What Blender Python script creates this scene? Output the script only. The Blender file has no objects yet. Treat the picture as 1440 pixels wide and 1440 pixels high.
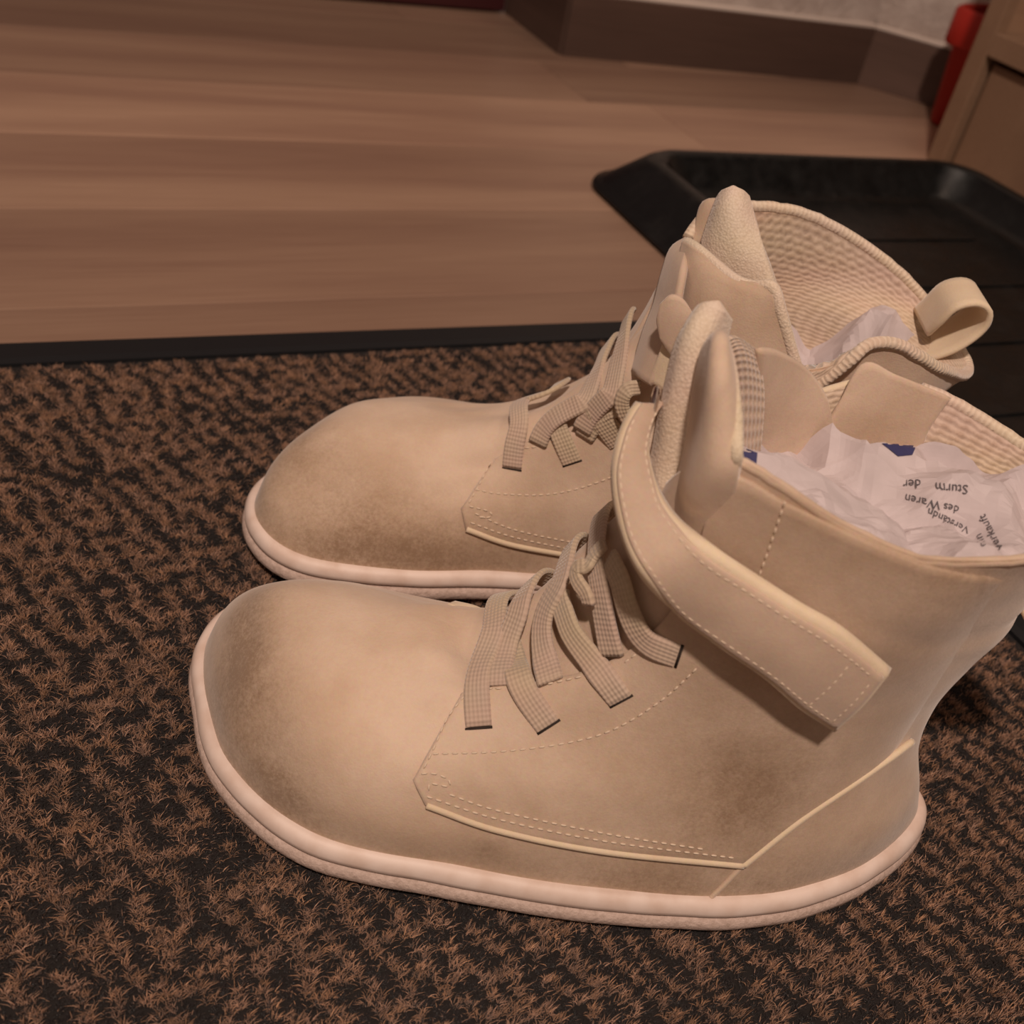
import bpy, bmesh, math, random
import numpy as np
from mathutils import Vector, Matrix, noise
from mathutils.bvhtree import BVHTree
from mathutils.geometry import delaunay_2d_cdt

random.seed(7); rng = np.random.default_rng(7)
S = bpy.context.scene
C = bpy.context.collection

# ------------------------------------------------------------------ camera
F_PX = 1500.0
def nz(a): a = np.array(a, float); return a / np.linalg.norm(a)
_Z = -nz((-430., 1980., F_PX))
_X = np.array(nz((3917., -320., F_PX))); _X = nz(_X - _X.dot(_Z) * _Z)
_Y = np.cross(_Z, _X)
R = np.stack([_X, _Y, _Z])                      # camera -> world
EYE = np.array([0., 0., .30])
cam = bpy.data.cameras.new('camera'); camo = bpy.data.objects.new('camera', cam); C.objects.link(camo)
m4 = Matrix.Identity(4)
for i in range(3):
    m4[i][0] = R[i][0]; m4[i][1] = -R[i][1]; m4[i][2] = -R[i][2]; m4[i][3] = EYE[i]
camo.matrix_world = m4
cam.sensor_width = 36; cam.lens = F_PX / 1440 * 36; cam.clip_start = .01
cam.dof.use_dof = True; cam.dof.focus_distance = .36; cam.dof.aperture_fstop = 14
S.camera = camo

# ------------------------------------------------------------------ light
S.view_settings.view_transform = 'Standard'; S.view_settings.look = 'None'
S.view_settings.exposure = 0.0; S.view_settings.gamma = 1; S.view_settings.use_curve_mapping = False
w = bpy.data.worlds.new('room'); S.world = w; w.use_nodes = True
w.node_tree.nodes['Background'].inputs[0].default_value = (1.0, .73, .58, 1)
w.node_tree.nodes['Background'].inputs[1].default_value = .18
def area_light(name, loc, target, size, power, col):
    l = bpy.data.lights.new(name, 'AREA'); l.shape = 'DISK'; l.size = size; l.energy = power; l.color = col
    o = bpy.data.objects.new(name, l); C.objects.link(o); o.location = loc
    o.rotation_euler = (Vector(target) - Vector(loc)).to_track_quat('-Z', 'Y').to_euler(); return o
area_light('ceiling_lamp', (-.45, -.75, 2.05), (.15, .25, 0), .14, 37, (1.0, .79, .66))
area_light('hall_lamp', (1.0, .2, 2.2), (.4, .6, 0), .5, 5, (1.0, .72, .55))

# ------------------------------------------------------------------ helpers
def ray(p):
    return R @ nz((p[0] - 720., p[1] - 720., F_PX))
def mat(name, base, rough=.8, **k):
    m = bpy.data.materials.new(name); m.use_nodes = True
    b = m.node_tree.nodes['Principled BSDF']
    b.inputs['Base Color'].default_value = (*base, 1); b.inputs['Roughness'].default_value = rough
    for a, v in k.items(): b.inputs[a.replace('_', ' ')].default_value = v
    return m, m.node_tree, b
def N(t, ty, **k):
    n = t.nodes.new(ty)
    for a, v in k.items(): setattr(n, a, v)
    return n
def bump(t, b, h, strength=.3, dist=.001):
    bp = N(t, 'ShaderNodeBump'); bp.inputs['Strength'].default_value = strength; bp.inputs['Distance'].default_value = dist
    t.links.new(h, bp.inputs['Height'])
    t.links.new(bp.outputs[0], b.inputs['Normal']); return bp
def texco(t, out='Object'): return N(t, 'ShaderNodeTexCoord').outputs[out]
def noise_n(t, scale, detail=4, vec=None, rough=.5):
    n = N(t, 'ShaderNodeTexNoise'); n.inputs['Scale'].default_value = scale; n.inputs['Detail'].default_value = detail
    n.inputs['Roughness'].default_value = rough
    if vec is not None: t.links.new(vec, n.inputs['Vector'])
    return n
def ramp(t, fac, stops):
    r = N(t, 'ShaderNodeValToRGB'); t.links.new(fac, r.inputs[0])
    e = r.color_ramp.elements
    while len(e) < len(stops): e.new(.5)
    for q, (p, c) in zip(e, stops): q.position = p; q.color = (*c, 1)
    return r
def mixc(t, fac, a, b, mode='MIX'):
    n = N(t, 'ShaderNodeMix', data_type='RGBA', blend_type=mode)
    if hasattr(fac, 'node'): t.links.new(fac, n.inputs[0])
    else: n.inputs[0].default_value = fac
    for i, x in ((6, a), (7, b)):
        if hasattr(x, 'node'): t.links.new(x, n.inputs[i])
        else: n.inputs[i].default_value = (*x, 1)
    return n.outputs[2]
def math_n(t, op, a, b=None):
    n = N(t, 'ShaderNodeMath', operation=op)
    for i, x in enumerate((a, b)):
        if x is None: continue
        if hasattr(x, 'node'): t.links.new(x, n.inputs[i])
        else: n.inputs[i].default_value = x
    return n.outputs[0]

def tag(o, label=None, cat=None, group=None, kind=None):
    for k, v in (('label', label), ('category', cat), ('group', group), ('kind', kind)):
        if v: o[k] = v
    return o
def empty(name, loc, rz=0):
    o = bpy.data.objects.new(name, None); C.objects.link(o); o.location = loc; o.rotation_euler = (0, 0, rz)
    o.empty_display_size = .02; return o
def mk(name, verts, faces, m, parent=None, uv=None, smooth=True):
    me = bpy.data.meshes.new(name); me.from_pydata([tuple(v) for v in verts], [], [tuple(f) for f in faces])
    if smooth: me.shade_smooth()
    if uv is not None:
        ul = me.uv_layers.new(name='UVMap')
        li = np.empty(len(me.loops), np.int32); me.loops.foreach_get('vertex_index', li)
        ul.data.foreach_set('uv', np.asarray(uv, np.float32)[li].ravel())
    me.materials.append(m)
    o = bpy.data.objects.new(name, me); C.objects.link(o)
    if parent is not None: o.parent = parent
    return o
def fix_normals(o):
    bm = bmesh.new(); bm.from_mesh(o.data); bmesh.ops.recalc_face_normals(bm, faces=bm.faces); bm.to_mesh(o.data); bm.free(); return o
def crom(P, n, closed=False):
    """Catmull-Rom resample along axis 0 (centripetal-free uniform), P (k,...) -> (n,...)"""
    P = np.asarray(P, float); k = len(P)
    if k == 1: return np.repeat(P, n, 0)
    t = np.linspace(0, k, n, endpoint=False) if closed else np.linspace(0, k - 1, n)
    i = np.floor(t).astype(int)
    if not closed: i = np.minimum(i, k - 2)
    f = (t - i).reshape((-1,) + (1,) * (P.ndim - 1))
    if closed: g = lambda j: P[j % k]
    else:
        Q = np.concatenate([[2 * P[0] - P[1]], P, [2 * P[-1] - P[-2]]]); g = lambda j: Q[j + 1]
    a, b, c, d = g(i - 1), g(i), g(i + 1), g(i + 2)
    return .5 * (2 * b + (c - a) * f + (2 * a - 5 * b + 4 * c - d) * f ** 2 + (3 * b - a - 3 * c + d) * f ** 3)
def arcres(P, n):
    P = np.asarray(P, float); d = np.r_[0, np.cumsum(np.linalg.norm(np.diff(P, axis=0), axis=1))]
    t = np.linspace(0, d[-1], n); return np.stack([np.interp(t, d, P[:, i]) for i in range(P.shape[1])], 1)
def grid(G, closed=False):
    nv, nu = G.shape[:2]; F = []
    for j in range(nv - 1):
        for i in range(nu if closed else nu - 1):
            a = j * nu + i; b = j * nu + (i + 1) % nu
            F.append((a, b, b + nu, a + nu))
    return G.reshape(-1, 3), F
def gnormals(G, closed=False):
    du = (np.roll(G, -1, 1) - np.roll(G, 1, 1)) if closed else np.gradient(G, axis=1)
    dv = np.gradient(G, axis=0); n = np.cross(du, dv); return n / (np.linalg.norm(n, axis=2, keepdims=True) + 1e-12)
def slab(name, G, th, m, parent, both=True, puff=0):
    """thick sheet following grid G (nv,nu,3); rounded rim"""
    n = gnormals(G); nv, nu = G.shape[:2]
    A = G + n * th / 2; B = G - n * th / 2
    if puff:
        vv, uu = np.meshgrid(np.linspace(-1, 1, nv), np.linspace(-1, 1, nu), indexing='ij')
        A = A + n * (puff * (1 - vv ** 4) * (1 - uu ** 4))[..., None]
    va, fa = grid(A); vb, fb = grid(B); off = len(va)
    # rounded rim ring
    rim = [(0, i) for i in range(nu)] + [(j, nu - 1) for j in range(1, nv)] + [(nv - 1, i) for i in range(nu - 2, -1, -1)] + [(j, 0) for j in range(nv - 2, 0, -1)]
    cen = G.reshape(-1, 3).mean(0)
    mids = []
    for k, (j, i) in enumerate(rim):
        jj = min(max(j, 1), nv - 2); ii = min(max(i, 1), nu - 2)
        mids.append(G[j, i] + nz(G[j, i] - G[jj, ii] + 1e-9) * th * .4)
    V = np.vstack([va, vb, mids]); F = fa + [tuple(off + q for q in f[::-1]) for f in fb]
    L = len(rim); mo = 2 * off
    for k in range(L):
        a = rim[k][0] * nu + rim[k][1]; q = rim[(k + 1) % L]; b = q[0] * nu + q[1]
        F.append((b, a, mo + k, mo + (k + 1) % L)); F.append((mo + (k + 1) % L, mo + k, off + a, off + b))
    uu, vv = np.meshgrid(np.linspace(0, 1, nu), np.linspace(0, 1, nv))
    uv = np.stack([uu.ravel(), vv.ravel()], 1)
    uv = np.vstack([uv, uv, [uv[r[0] * nu + r[1]] for r in rim]])
    return fix_normals(mk(name, V, F, m, parent, uv))
def loft(name, rows, th, m, parent, nu=24, nv=24, puff=0):
    rr = np.stack([arcres(crom(r, 60), nu) for r in rows]); return slab(name, crom(rr, nv), th, m, parent, puff=puff)
def sweep(name, P, side, nrm, prof, m, parent, closed=False, uvl=None, capped=True):
    """sweep profile [(a,b)] (a along side, b along normal) along path"""
    P = np.asarray(P); k = len(prof); n = len(P)
    V = np.concatenate([[P[i] + side[i] * a + nrm[i] * b for a, b in prof] for i in range(n)])
    F = []
    for i in range(n if closed else n - 1):
        for j in range(k):
            a = i * k + j; b = i * k + (j + 1) % k; c = ((i + 1) % n) * k
            F.append((a, b, c + (j + 1) % k, c + j))
    if not closed and capped: F += [tuple(range(k))[::-1], tuple((n - 1) * k + j for j in range(k))]
    d = np.r_[0, np.cumsum(np.linalg.norm(np.diff(P, axis=0), axis=1))]
    uv = [(prof[j][0], d[i]) for i in range(n) for j in range(k)]
    return fix_normals(mk(name, V, F, m, parent, uv))
def flatprof(w, t, n=5):
    """rounded flat band cross-section"""
    out = []
    for s in (1, -1):
        for a in np.linspace(-80, 80, n):
            r = math.radians(a); x = s * (w / 2 - t / 2 + math.cos(r) * t / 2); y = s * math.sin(r) * t / 2; out.append((x, y))
        if s == 1: out += [(w * k, t * .5) for k in (.25, 0, -.25)]
        else: out += [(w * k, -t * .5) for k in (-.25, 0, .25)]
    return out
def tube(name, P, r, m, parent, closed=False, k=8):
    P = np.asarray(P, float); T = np.roll(P, -1, 0) - np.roll(P, 1, 0) if closed else np.gradient(P, axis=0)
    T /= np.linalg.norm(T, axis=1, keepdims=True) + 1e-12
    ref = np.array([.123, .2, 1.]); s = np.cross(T, ref); s /= np.linalg.norm(s, axis=1, keepdims=True); nn = np.cross(s, T)
    prof = [(r * math.cos(2 * math.pi * i / k), r * math.sin(2 * math.pi * i / k)) for i in range(k)]
    return sweep(name, P, s, nn, prof, m, parent, closed)
def box(name, lo, hi, m, parent=None, bev=0., kind=None):
    bm = bmesh.new(); bmesh.ops.create_cube(bm, size=1)
    lo = Vector(lo); hi = Vector(hi); c = (lo + hi) / 2; d = hi - lo
    for v in bm.verts: v.co = Vector((v.co.x * d.x, v.co.y * d.y, v.co.z * d.z)) + c
    if bev: bmesh.ops.bevel(bm, geom=bm.edges[:], offset=bev, segments=2, affect='EDGES', profile=.5)
    me = bpy.data.meshes.new(name); bm.to_mesh(me); bm.free(); me.materials.append(m)
    o = bpy.data.objects.new(name, me); C.objects.link(o)
    if parent is not None: o.parent = parent
    if kind: o['kind'] = kind
    return o

# ------------------------------------------------------------------ materials
def suede(name, base, dark, dirt=False, bs=.35):
    m, t, b = mat(name, base, .92, Sheen_Weight=.35, Sheen_Roughness=.5, Specular_IOR_Level=.2)
    co = texco(t)
    n1 = noise_n(t, 28, 5, co, .6); r1 = ramp(t, n1.outputs[0], [(.35, dark), (.62, base)])
    n2 = noise_n(t, 900, 3, co)
    col = mixc(t, .12, r1.outputs[0], n2.outputs[1], 'OVERLAY')
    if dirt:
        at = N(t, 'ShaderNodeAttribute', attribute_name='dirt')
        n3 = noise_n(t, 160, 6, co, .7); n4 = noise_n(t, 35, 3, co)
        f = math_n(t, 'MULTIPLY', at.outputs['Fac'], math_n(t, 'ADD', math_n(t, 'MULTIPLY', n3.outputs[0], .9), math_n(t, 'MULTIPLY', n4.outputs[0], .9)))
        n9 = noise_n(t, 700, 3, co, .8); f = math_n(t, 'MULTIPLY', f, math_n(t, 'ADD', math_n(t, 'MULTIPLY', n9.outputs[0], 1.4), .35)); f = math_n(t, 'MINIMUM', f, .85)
        col = mixc(t, f, col, (.25, .155, .09))  # brown mask: dirt, plus shade painted on the near boot's shaft
    t.links.new(col, b.inputs['Base Color'])
    n5 = noise_n(t, 1500, 2, co); n6 = noise_n(t, 60, 3, co)
    h = math_n(t, 'ADD', math_n(t, 'MULTIPLY', n5.outputs[0], .25), math_n(t, 'MULTIPLY', n6.outputs[0], .9))
    bump(t, b, h, bs, .0012)
    return m
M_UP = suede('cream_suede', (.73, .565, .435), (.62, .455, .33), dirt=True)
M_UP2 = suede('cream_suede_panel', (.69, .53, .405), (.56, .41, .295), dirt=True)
M_STRAP = suede('strap_suede', (.64, .485, .37), (.54, .40, .30), bs=.25)
M_EDGE = suede('raw_edge_suede', (.80, .66, .48), (.72, .57, .40))
def fabric(name, base, dark, scale=420, kind='knit', st=.8, per=(.0011, .0018)):
    m, t, b = mat(name, base, .95, Sheen_Weight=.4, Specular_IOR_Level=.1)
    co = texco(t, 'UV') if kind != 'knit' else texco(t)
    if kind == 'weave':
        sep = N(t, 'ShaderNodeSeparateXYZ'); t.links.new(co, sep.inputs[0])
        U_ = math_n(t, 'MULTIPLY', sep.outputs[0], 2 * math.pi / per[0]); V_ = math_n(t, 'MULTIPLY', sep.outputs[1], 2 * math.pi / per[1])
        a = math_n(t, 'SINE', math_n(t, 'ADD', U_, V_)); c = math_n(t, 'SINE', math_n(t, 'SUBTRACT', U_, V_))
        h = math_n(t, 'MULTIPLY', a, c)
    elif kind == 'rib':
        sep = N(t, 'ShaderNodeSeparateXYZ'); t.links.new(co, sep.inputs[0])
        nn_ = noise_n(t, 300, 3, texco(t)); wob = math_n(t, 'MULTIPLY', nn_.outputs[0], 6.5)
        a = math_n(t, 'SINE', math_n(t, 'ADD', wob, math_n(t, 'MULTIPLY', sep.outputs[0], 2 * math.pi / per[0])))
        c = math_n(t, 'SINE', math_n(t, 'ADD', wob, math_n(t, 'MULTIPLY', sep.outputs[1], 2 * math.pi / per[1])))
        h = math_n(t, 'ADD', math_n(t, 'MULTIPLY', a, .45), math_n(t, 'MULTIPLY', c, .55))
    else:
        v = N(t, 'ShaderNodeTexVoronoi'); v.inputs['Scale'].default_value = scale; t.links.new(co, v.inputs['Vector'])
        n = noise_n(t, scale * .8, 3, co); h = math_n(t, 'SUBTRACT', n.outputs[0], v.outputs[0])
    r = ramp(t, math_n(t, 'ADD', math_n(t, 'MULTIPLY', h, .5), .5), [(.15, dark), (.75, base)])
    n2 = noise_n(t, 40, 3, co)
    col = mixc(t, .25, r.outputs[0], n2.outputs[1], 'SOFT_LIGHT')
    t.links.new(col, b.inputs['Base Color']); bump(t, b, h, st, .0006); return m
M_LACE = fabric('lace_weave', (.60, .465, .355), (.54, .415, .312), kind='weave', st=.35, per=(.0026, .0032))
M_KNIT = fabric('knit_lining', (.70, .55, .43), (.56, .42, .31), kind='rib', st=.35, per=(.0024, .0017))
M_RIB = fabric('knit_edge', (.78, .64, .50), (.68, .53, .40), kind='rib', st=.4, per=(.004, .0019))
M_FLEECE = fabric('fleece_edge', (.80, .67, .54), (.66, .52, .39), 1100, st=.35)
M_WHITEKNIT = fabric('white_knit', (.78, .64, .54), (.50, .38, .30), 700)
M_WEB = fabric('webbing', (.66, .52, .42), (.53, .40, .30), kind='weave', st=.6, per=(.30, .14))
M_STITCH, _, _ = mat('stitch_thread', (.76, .62, .48), .85)
M_HOLE, _, _ = mat('eyelet_dark', (.03, .02, .015), .9)
M_METAL, _, _ = mat('polished_steel', (.8, .76, .72), .18, Metallic=1.0)
M_WELT, t, b = mat('welt_rubber', (.80, .66, .58), .55)
n = noise_n(t, 90, 5, texco(t)); t.links.new(ramp(t, n.outputs[0], [(.3, (.70, .53, .44)), (.6, (.82, .67, .59))]).outputs[0], b.inputs['Base Color'])
M_SOLE, t, b = mat('sole_rubber', (.62, .48, .41), .75)
n = noise_n(t, 500, 4, texco(t), .7); t.links.new(ramp(t, n.outputs[0], [(.3, (.46, .34, .28)), (.65, (.66, .51, .44))]).outputs[0], b.inputs['Base Color']); bump(t, b, n.outputs[0], .6, .001)
M_PAPER, t, b = mat('wrapping_paper', (.60, .52, .53), .85)
n = noise_n(t, 70, 5, texco(t)); t.links.new(ramp(t, n.outputs[0], [(.3, (.53, .46, .465)), (.65, (.62, .54, .55))]).outputs[0], b.inputs['Base Color']); bump(t, b, n.outputs[0], .25, .001)
M_BLUE, _, _ = mat('navy_print', (.035, .035, .12), .7)
M_INK, _, _ = mat('printed_ink', (.10, .09, .10), .8)

# ------------------------------------------------------------------ boots
class Boot:
    def __init__(s, name, H0, slope, label):
        s.H0 = np.array([*H0, 0.]); s.a = nz((-1, slope, 0)); s.m = np.array([s.a[1], -s.a[0], 0])
        s.root = empty(name, s.H0, math.atan2(s.a[1], s.a[0])); tag(s.root, label, 'boot')
    def L(s, P): P = np.asarray(P, float); return P * np.array([1, -1, 1])       # (s,w,z) -> local xyz
    def toL(s, P): r = np.asarray(P) - s.H0; return np.array([r @ s.a, -(r @ s.m), r[2]])
    def vecL(s, d): return np.array([d @ s.a, -(d @ s.m), d[2]])
    def atw(s, px, py, w):                        # point seen at a photo pixel, at depth w from the boot's mid plane
        d = ray((px, py)); t = ((s.H0 + s.m * w - EYE) @ s.m) / (d @ s.m); return s.toL(EYE + d * t)
    def W(s, pts): return [s.atw(*p) for p in pts]
    def cast(s, px, py, off=0., wf=.01):          # point of the upper seen at a photo pixel, lifted off the leather
        o = s.toL(EYE); d = s.vecL(ray((px, py)))
        h = s.bvh.ray_cast(Vector(o), Vector(d))
        if h[0] is None:
            q = s.atw(px, py, wf); h = s.bvh.find_nearest(Vector(q))
            n = np.array(h[1]); 
            if n @ (np.array(h[0]) - np.array([.1, 0, .05])) < 0: n = -n
            return np.array(h[0]) + n * off, n
        n = np.array(h[1]); n = -n if n @ d > 0 else n; g = -(n @ d)
        k = min(1, max(0, (g - .35) / .3))        # lift towards the eye where the leather faces it, else along the normal
        return np.array(h[0]) + (n * (1 - k) - d * k / max(g, .3)) * off, n
    def body(s, LV, nu=176, nv=130, dirt=None, grooves=()):
        G = np.array(LV, float)                    # (levels,16,3)
        G = crom(np.moveaxis(G, 1, 0), nu, True)   # around
        G = np.moveaxis(crom(np.moveaxis(G, 1, 0), nv), 0, 0)
        n = gnormals(G, True)
        if np.sum(n[20, :] * (G[20, :] - G[20, :].mean(0))) < 0: n = -n
        for pts, dep, r in grooves:                # soft folds in the leather
            pl = arcres(crom(np.array(pts, float), 20), 20)
            d = np.min(np.linalg.norm(G[:, :, None, :] - pl[None, None], axis=3), axis=2)
            G = G - n * (dep * np.exp(-(d / r) ** 2))[..., None]
        wv = np.array([[noise.noise(Vector(p) * 45) for p in row] for row in G])[..., None] * .0007
        wv[-6:] *= np.linspace(1, .2, 6)[:, None, None]; G = G + n * wv
        G = s.L(G); s.G = G
        V, F = grid(G, True)
        s.bvh = BVHTree.FromPolygons([tuple(v) for v in V], F)
        n = gnormals(G, True)
        c = np.array([.1, 0, .05])
        if np.sum(n[20, :] * (G[20, :] - G[20, :].mean(0))) < 0: n = -n
        s.n = n
        vv = np.linspace(0, 1, nv)[:, None, None]
        G2 = G - n * .0022
        # outer + rim + inner upper part
        k0 = int(nv * .55)
        I = G2[k0:][::-1]
        full = np.concatenate([G, G[-1:] + np.array([0, 0, .0009]), G2[-1:], I[1:4]], 0)
        V, F = grid(full, True)
        o = mk('upper', V, F, M_UP, s.root); fix_normals(o)
        lin = G - n * .0028
        lin = np.concatenate([lin[k0 - 8:-1], (lin[-1:] + [0, 0, -.0006])], 0)
        V2, F2 = grid(lin, True)
        uvl = np.array([((i / nu) * .28, j * .0012) for j in range(lin.shape[0]) for i in range(nu)]); mk('lining', V2, F2, M_KNIT, s.root, uvl)
        if dirt:
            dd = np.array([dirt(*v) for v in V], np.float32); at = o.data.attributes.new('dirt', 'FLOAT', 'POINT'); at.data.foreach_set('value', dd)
        s.dirt = dirt
        return o
    def sole(s, OUT, spring):
        P = s.L(crom(np.array([(p[0], p[1], 0) for p in OUT]), 200, True))
        T = np.roll(P, -1, 0) - np.roll(P, 1, 0); T /= np.linalg.norm(T, axis=1, keepdims=True)
        nn = np.cross(T, [0, 0, 1.])
        if np.sum(nn * (P - P.mean(0))) < 0: nn = -nn
        z = spring(P[:, 0])
        up = np.tile([0, 0, 1.], (200, 1))
        PP = P.copy(); PP[:, 2] = z
        wav = np.array([noise.noise(Vector(p) * 60) for p in P])[:, None] * .0004
        def ring(name, prof, m, cap=False):
            V = []; k = len(prof)
            for a, b in prof: V.append(PP + nn * (a) + up * b + nn * wav)
            V = np.stack(V, 0); v, f = grid(V, True)
            if cap: f.append(tuple(range(200))); 
            o = mk(name, v, f, m, s.root); return fix_normals(o)
        ring('outsole', [(-.006, 0), (.0015, .0002), (.0034, .0009), (.0044, .0022), (.0046, .0042), (.0040, .0060), (.0030, .0068), (.0005, .0068)], M_SOLE, True)
        ring('welt', [(.0010, .0068), (.0026, .0071), (.0036, .0080), (.0037, .0098), (.0030, .0120), (.0018, .0134), (.0004, .0138), (-.003, .0134)], M_WELT)
    def lace(s, pts, w=.0083, t=.0020, off=.0022, wf=.01, name='lace', eye=False, pre=()):
        pts = np.array([(p[0], p[1], p[2] if len(p) > 2 else 0) for p in pts], float)
        P = [s.cast(x, y, off + o, wf)[0] for x, y, o in arcres(crom(pts, 60), 24)]
        far_ = []
        for q in pre:                              # where the lace comes over from the far side of the instep
            h = s.bvh.find_nearest(Vector(s.L(q[:3]))); n = np.array(h[1]); n = n if n @ (np.array(h[0]) - np.array([.1, 0, .05])) > 0 else -n
            far_.append(np.array(h[0]) + n * (off + (q[3] if len(q) > 3 else .002)))
        P = np.array(far_ + P[(3 if far_ else 0):]); P = arcres(crom(P, 120), 34)
        Nn = []
        for p in P:
            h = s.bvh.find_nearest(Vector(p)); v = p - np.array(h[0]); n = np.array(h[1]); n = n if n @ (np.array(h[0]) - np.array([.1, 0, .05])) > 0 else -n; Nn.append(n)
        Nn = np.array(Nn)
        for _ in range(5):
            P[1:-1] = (P[:-2] + 2 * P[1:-1] + P[2:]) / 4; Nn[1:-1] = (Nn[:-2] + 2 * Nn[1:-1] + Nn[2:]) / 4
        o = s.ribbon(name, P, Nn, w, t, M_LACE)
        if eye:
            T = nz(P[-1] - P[-4]); n_ = nz(Nn[-1]); sd = nz(np.cross(T, n_)); c, n2 = s.cast(pts[-1][0], pts[-1][1], .0016); c = c + T * .0006
            s.ribbon('eyelet', [c - sd * w * .5, c, c + sd * w * .5], [n2] * 3, .0009, .0005, M_HOLE)
        return o
    def ribbon(s, name, P, Nn, w, t, m, parent=None):
        P = np.array(P); Nn = np.array(Nn); Nn = Nn / np.linalg.norm(Nn, axis=1, keepdims=True)
        T = np.gradient(P, axis=0); T /= np.linalg.norm(T, axis=1, keepdims=True)
        side = np.cross(T, Nn); side /= np.linalg.norm(side, axis=1, keepdims=True); n2 = np.cross(side, T)
        o = sweep(name, P, side, n2, flatprof(w, t, 6), m, parent or s.root); return o
    def patch(s, name, bot, top, off, th, m, nu=60, nv=30, wrap=0):
        b = arcres(np.array(bot, float), nu); tp = arcres(crom(np.array(top, float), 120), nu)
        G = np.zeros((nv, nu, 3))
        for j in range(nv):
            f = j / (nv - 1)
            for i in range(nu):
                x, y = b[i] * (1 - f) + tp[i] * f; G[j, i] = s.cast(x, y, off - .0030 * max(0, (i / (nu - 1) - .90) / .10) ** 2 * wrap)[0]
        for _ in range(2):
            G[1:-1, 1:-1] = (G[:-2, 1:-1] + G[2:, 1:-1] + G[1:-1, :-2] + G[1:-1, 2:]) / 4
        o = slab(name, G, th, m, s.root)
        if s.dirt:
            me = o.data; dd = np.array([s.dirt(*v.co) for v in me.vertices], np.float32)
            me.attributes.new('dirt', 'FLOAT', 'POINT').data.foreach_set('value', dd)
        return o
    def stitches(s, lines, off=.0017, r=.00032, ln=.0019, gap=.0010, closed=False):
        V = []; F = []
        for pts in lines:
            P = np.array([s.cast(x, y, off)[0] for x, y in arcres(crom(np.array(pts, float), 80), 90)])
            d = np.r_[0, np.cumsum(np.linalg.norm(np.diff(P, axis=0), axis=1))]; t = 0
            while t + ln < d[-1]:
                a = np.array([np.interp(t, d, P[:, i]) for i in range(3)]); b = np.array([np.interp(t + ln, d, P[:, i]) for i in range(3)])
                ax = nz(b - a); u = nz(np.cross(ax, [.3, .2, 1])); v = np.cross(ax, u); o = len(V)
                for f, rr in ((0, .35), (.25, 1), (.75, 1), (1, .35)):
                    for k in range(5):
                        q = 2 * math.pi * k / 5; V.append(a + (b - a) * f + (u * math.cos(q) + v * math.sin(q)) * r * rr)
                for j in range(3):
                    for k in range(5): F.append((o + j * 5 + k, o + j * 5 + (k + 1) % 5, o + j * 5 + 5 + (k + 1) % 5, o + j * 5 + 5 + k))
                F.append(tuple(o + k for k in range(4, -1, -1))); F.append(tuple(o + 15 + k for k in range(5)))
                t += ln + gap
        return tag(mk('stitching', V, F, M_STITCH, s.root), kind='stuff')
    def edge(s, name, pts, off, r, m):
        P = np.array([s.cast(x, y, off)[0] for x, y in arcres(crom(np.array(pts, float), 80), 70)])
        for _ in range(2): P[1:-1] = (P[:-2] + 2 * P[1:-1] + P[2:]) / 4
        return tube(name, P, r, m, s.root)

def spring(x): return np.where(x > .19, ((x - .19) / .07) ** 2 * .0045, 0) + np.where(x < .03, ((.03 - x) / .03) ** 2 * .001, 0)

OUT = [(.2625,.022),(.2565,.0),(.2415,-.027),(.2100,-.0475),(.165,-.0512),(.115,-.0515),(.065,-.0445),(.025,-.025),
       (.0,.004),(.018,.026),(.06,.033),(.11,.033),(.155,.040),(.195,.0505),(.235,.055),(.256,.043)]
L0 = [(x, y, .0125 + (.0045 * ((x - .19) / .07) ** 2 if x > .19 else 0)) for x, y in OUT]
L1 = [(.2575,.021,.031),(.2520,.0,.031),(.2385,-.0255,.030),(.208,-.0455,.028),(.165,-.049,.028),(.115,-.048,.028),(.066,-.0415,.028),(.027,-.024,.028),
      (.005,.004,.026),(.022,.024,.028),(.06,.030,.028),(.11,.030,.028),(.155,.037,.028),(.193,.046,.028),(.229,.049,.028),(.2505,.039,.030)]
L2 = [(.2475,.018,.0455),(.2430,.0,.046),(.231,-.021,.046),(.203,-.038,.045),(.163,-.042,.045),(.115,-.042,.048),(.068,-.037,.048),(.033,-.021,.048),
      (.0135,.004,.046),(.03,.022,.048),(.062,.028,.048),(.11,.028,.047),(.154,.033,.043),(.193,.039,.040),(.221,.040,.040),(.240,.032,.0425)]
L3 = [(.232,.014,.0560),(.229,.0,.0565),(.218,-.014,.0560),(.194,-.024,.0555),(.160,-.030,.057),(.113,-.036,.064),(.070,-.0335,.068),(.036,-.019,.068),
      (.016,.004,.066),(.032,.021,.066),(.064,.027,.065),(.108,.026,.062),(.150,.027,.053),(.186,.029,.0480),(.210,.029,.0495),(.225,.023,.0530)]
L4 = [(.196,.009,.0590),(.194,.002,.0600),(.186,-.008,.0605),(.172,-.017,.061),(.148,-.024,.069),(.110,-.032,.084),(.070,-.032,.088),(.034,-.019,.090),
      (.011,.005,.088),(.030,.024,.088),(.064,.028,.085),(.105,.026,.080),(.142,.023,.065),(.167,.021,.0555),(.183,.019,.0560),(.192,.015,.0575)]
L5 = [(.162,.007,.0655),(.160,.002,.0655),(.155,-.006,.065),(.146,-.014,.070),(.132,-.022,.081),(.103,-.032,.102),(.066,-.034,.106),(.030,-.020,.108),
      (.006,.006,.106),(.026,.027,.106),(.062,.032,.103),(.100,.028,.097),(.130,.023,.080),(.147,.019,.070),(.156,.015,.0665),(.161,.011,.0655)]
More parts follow.
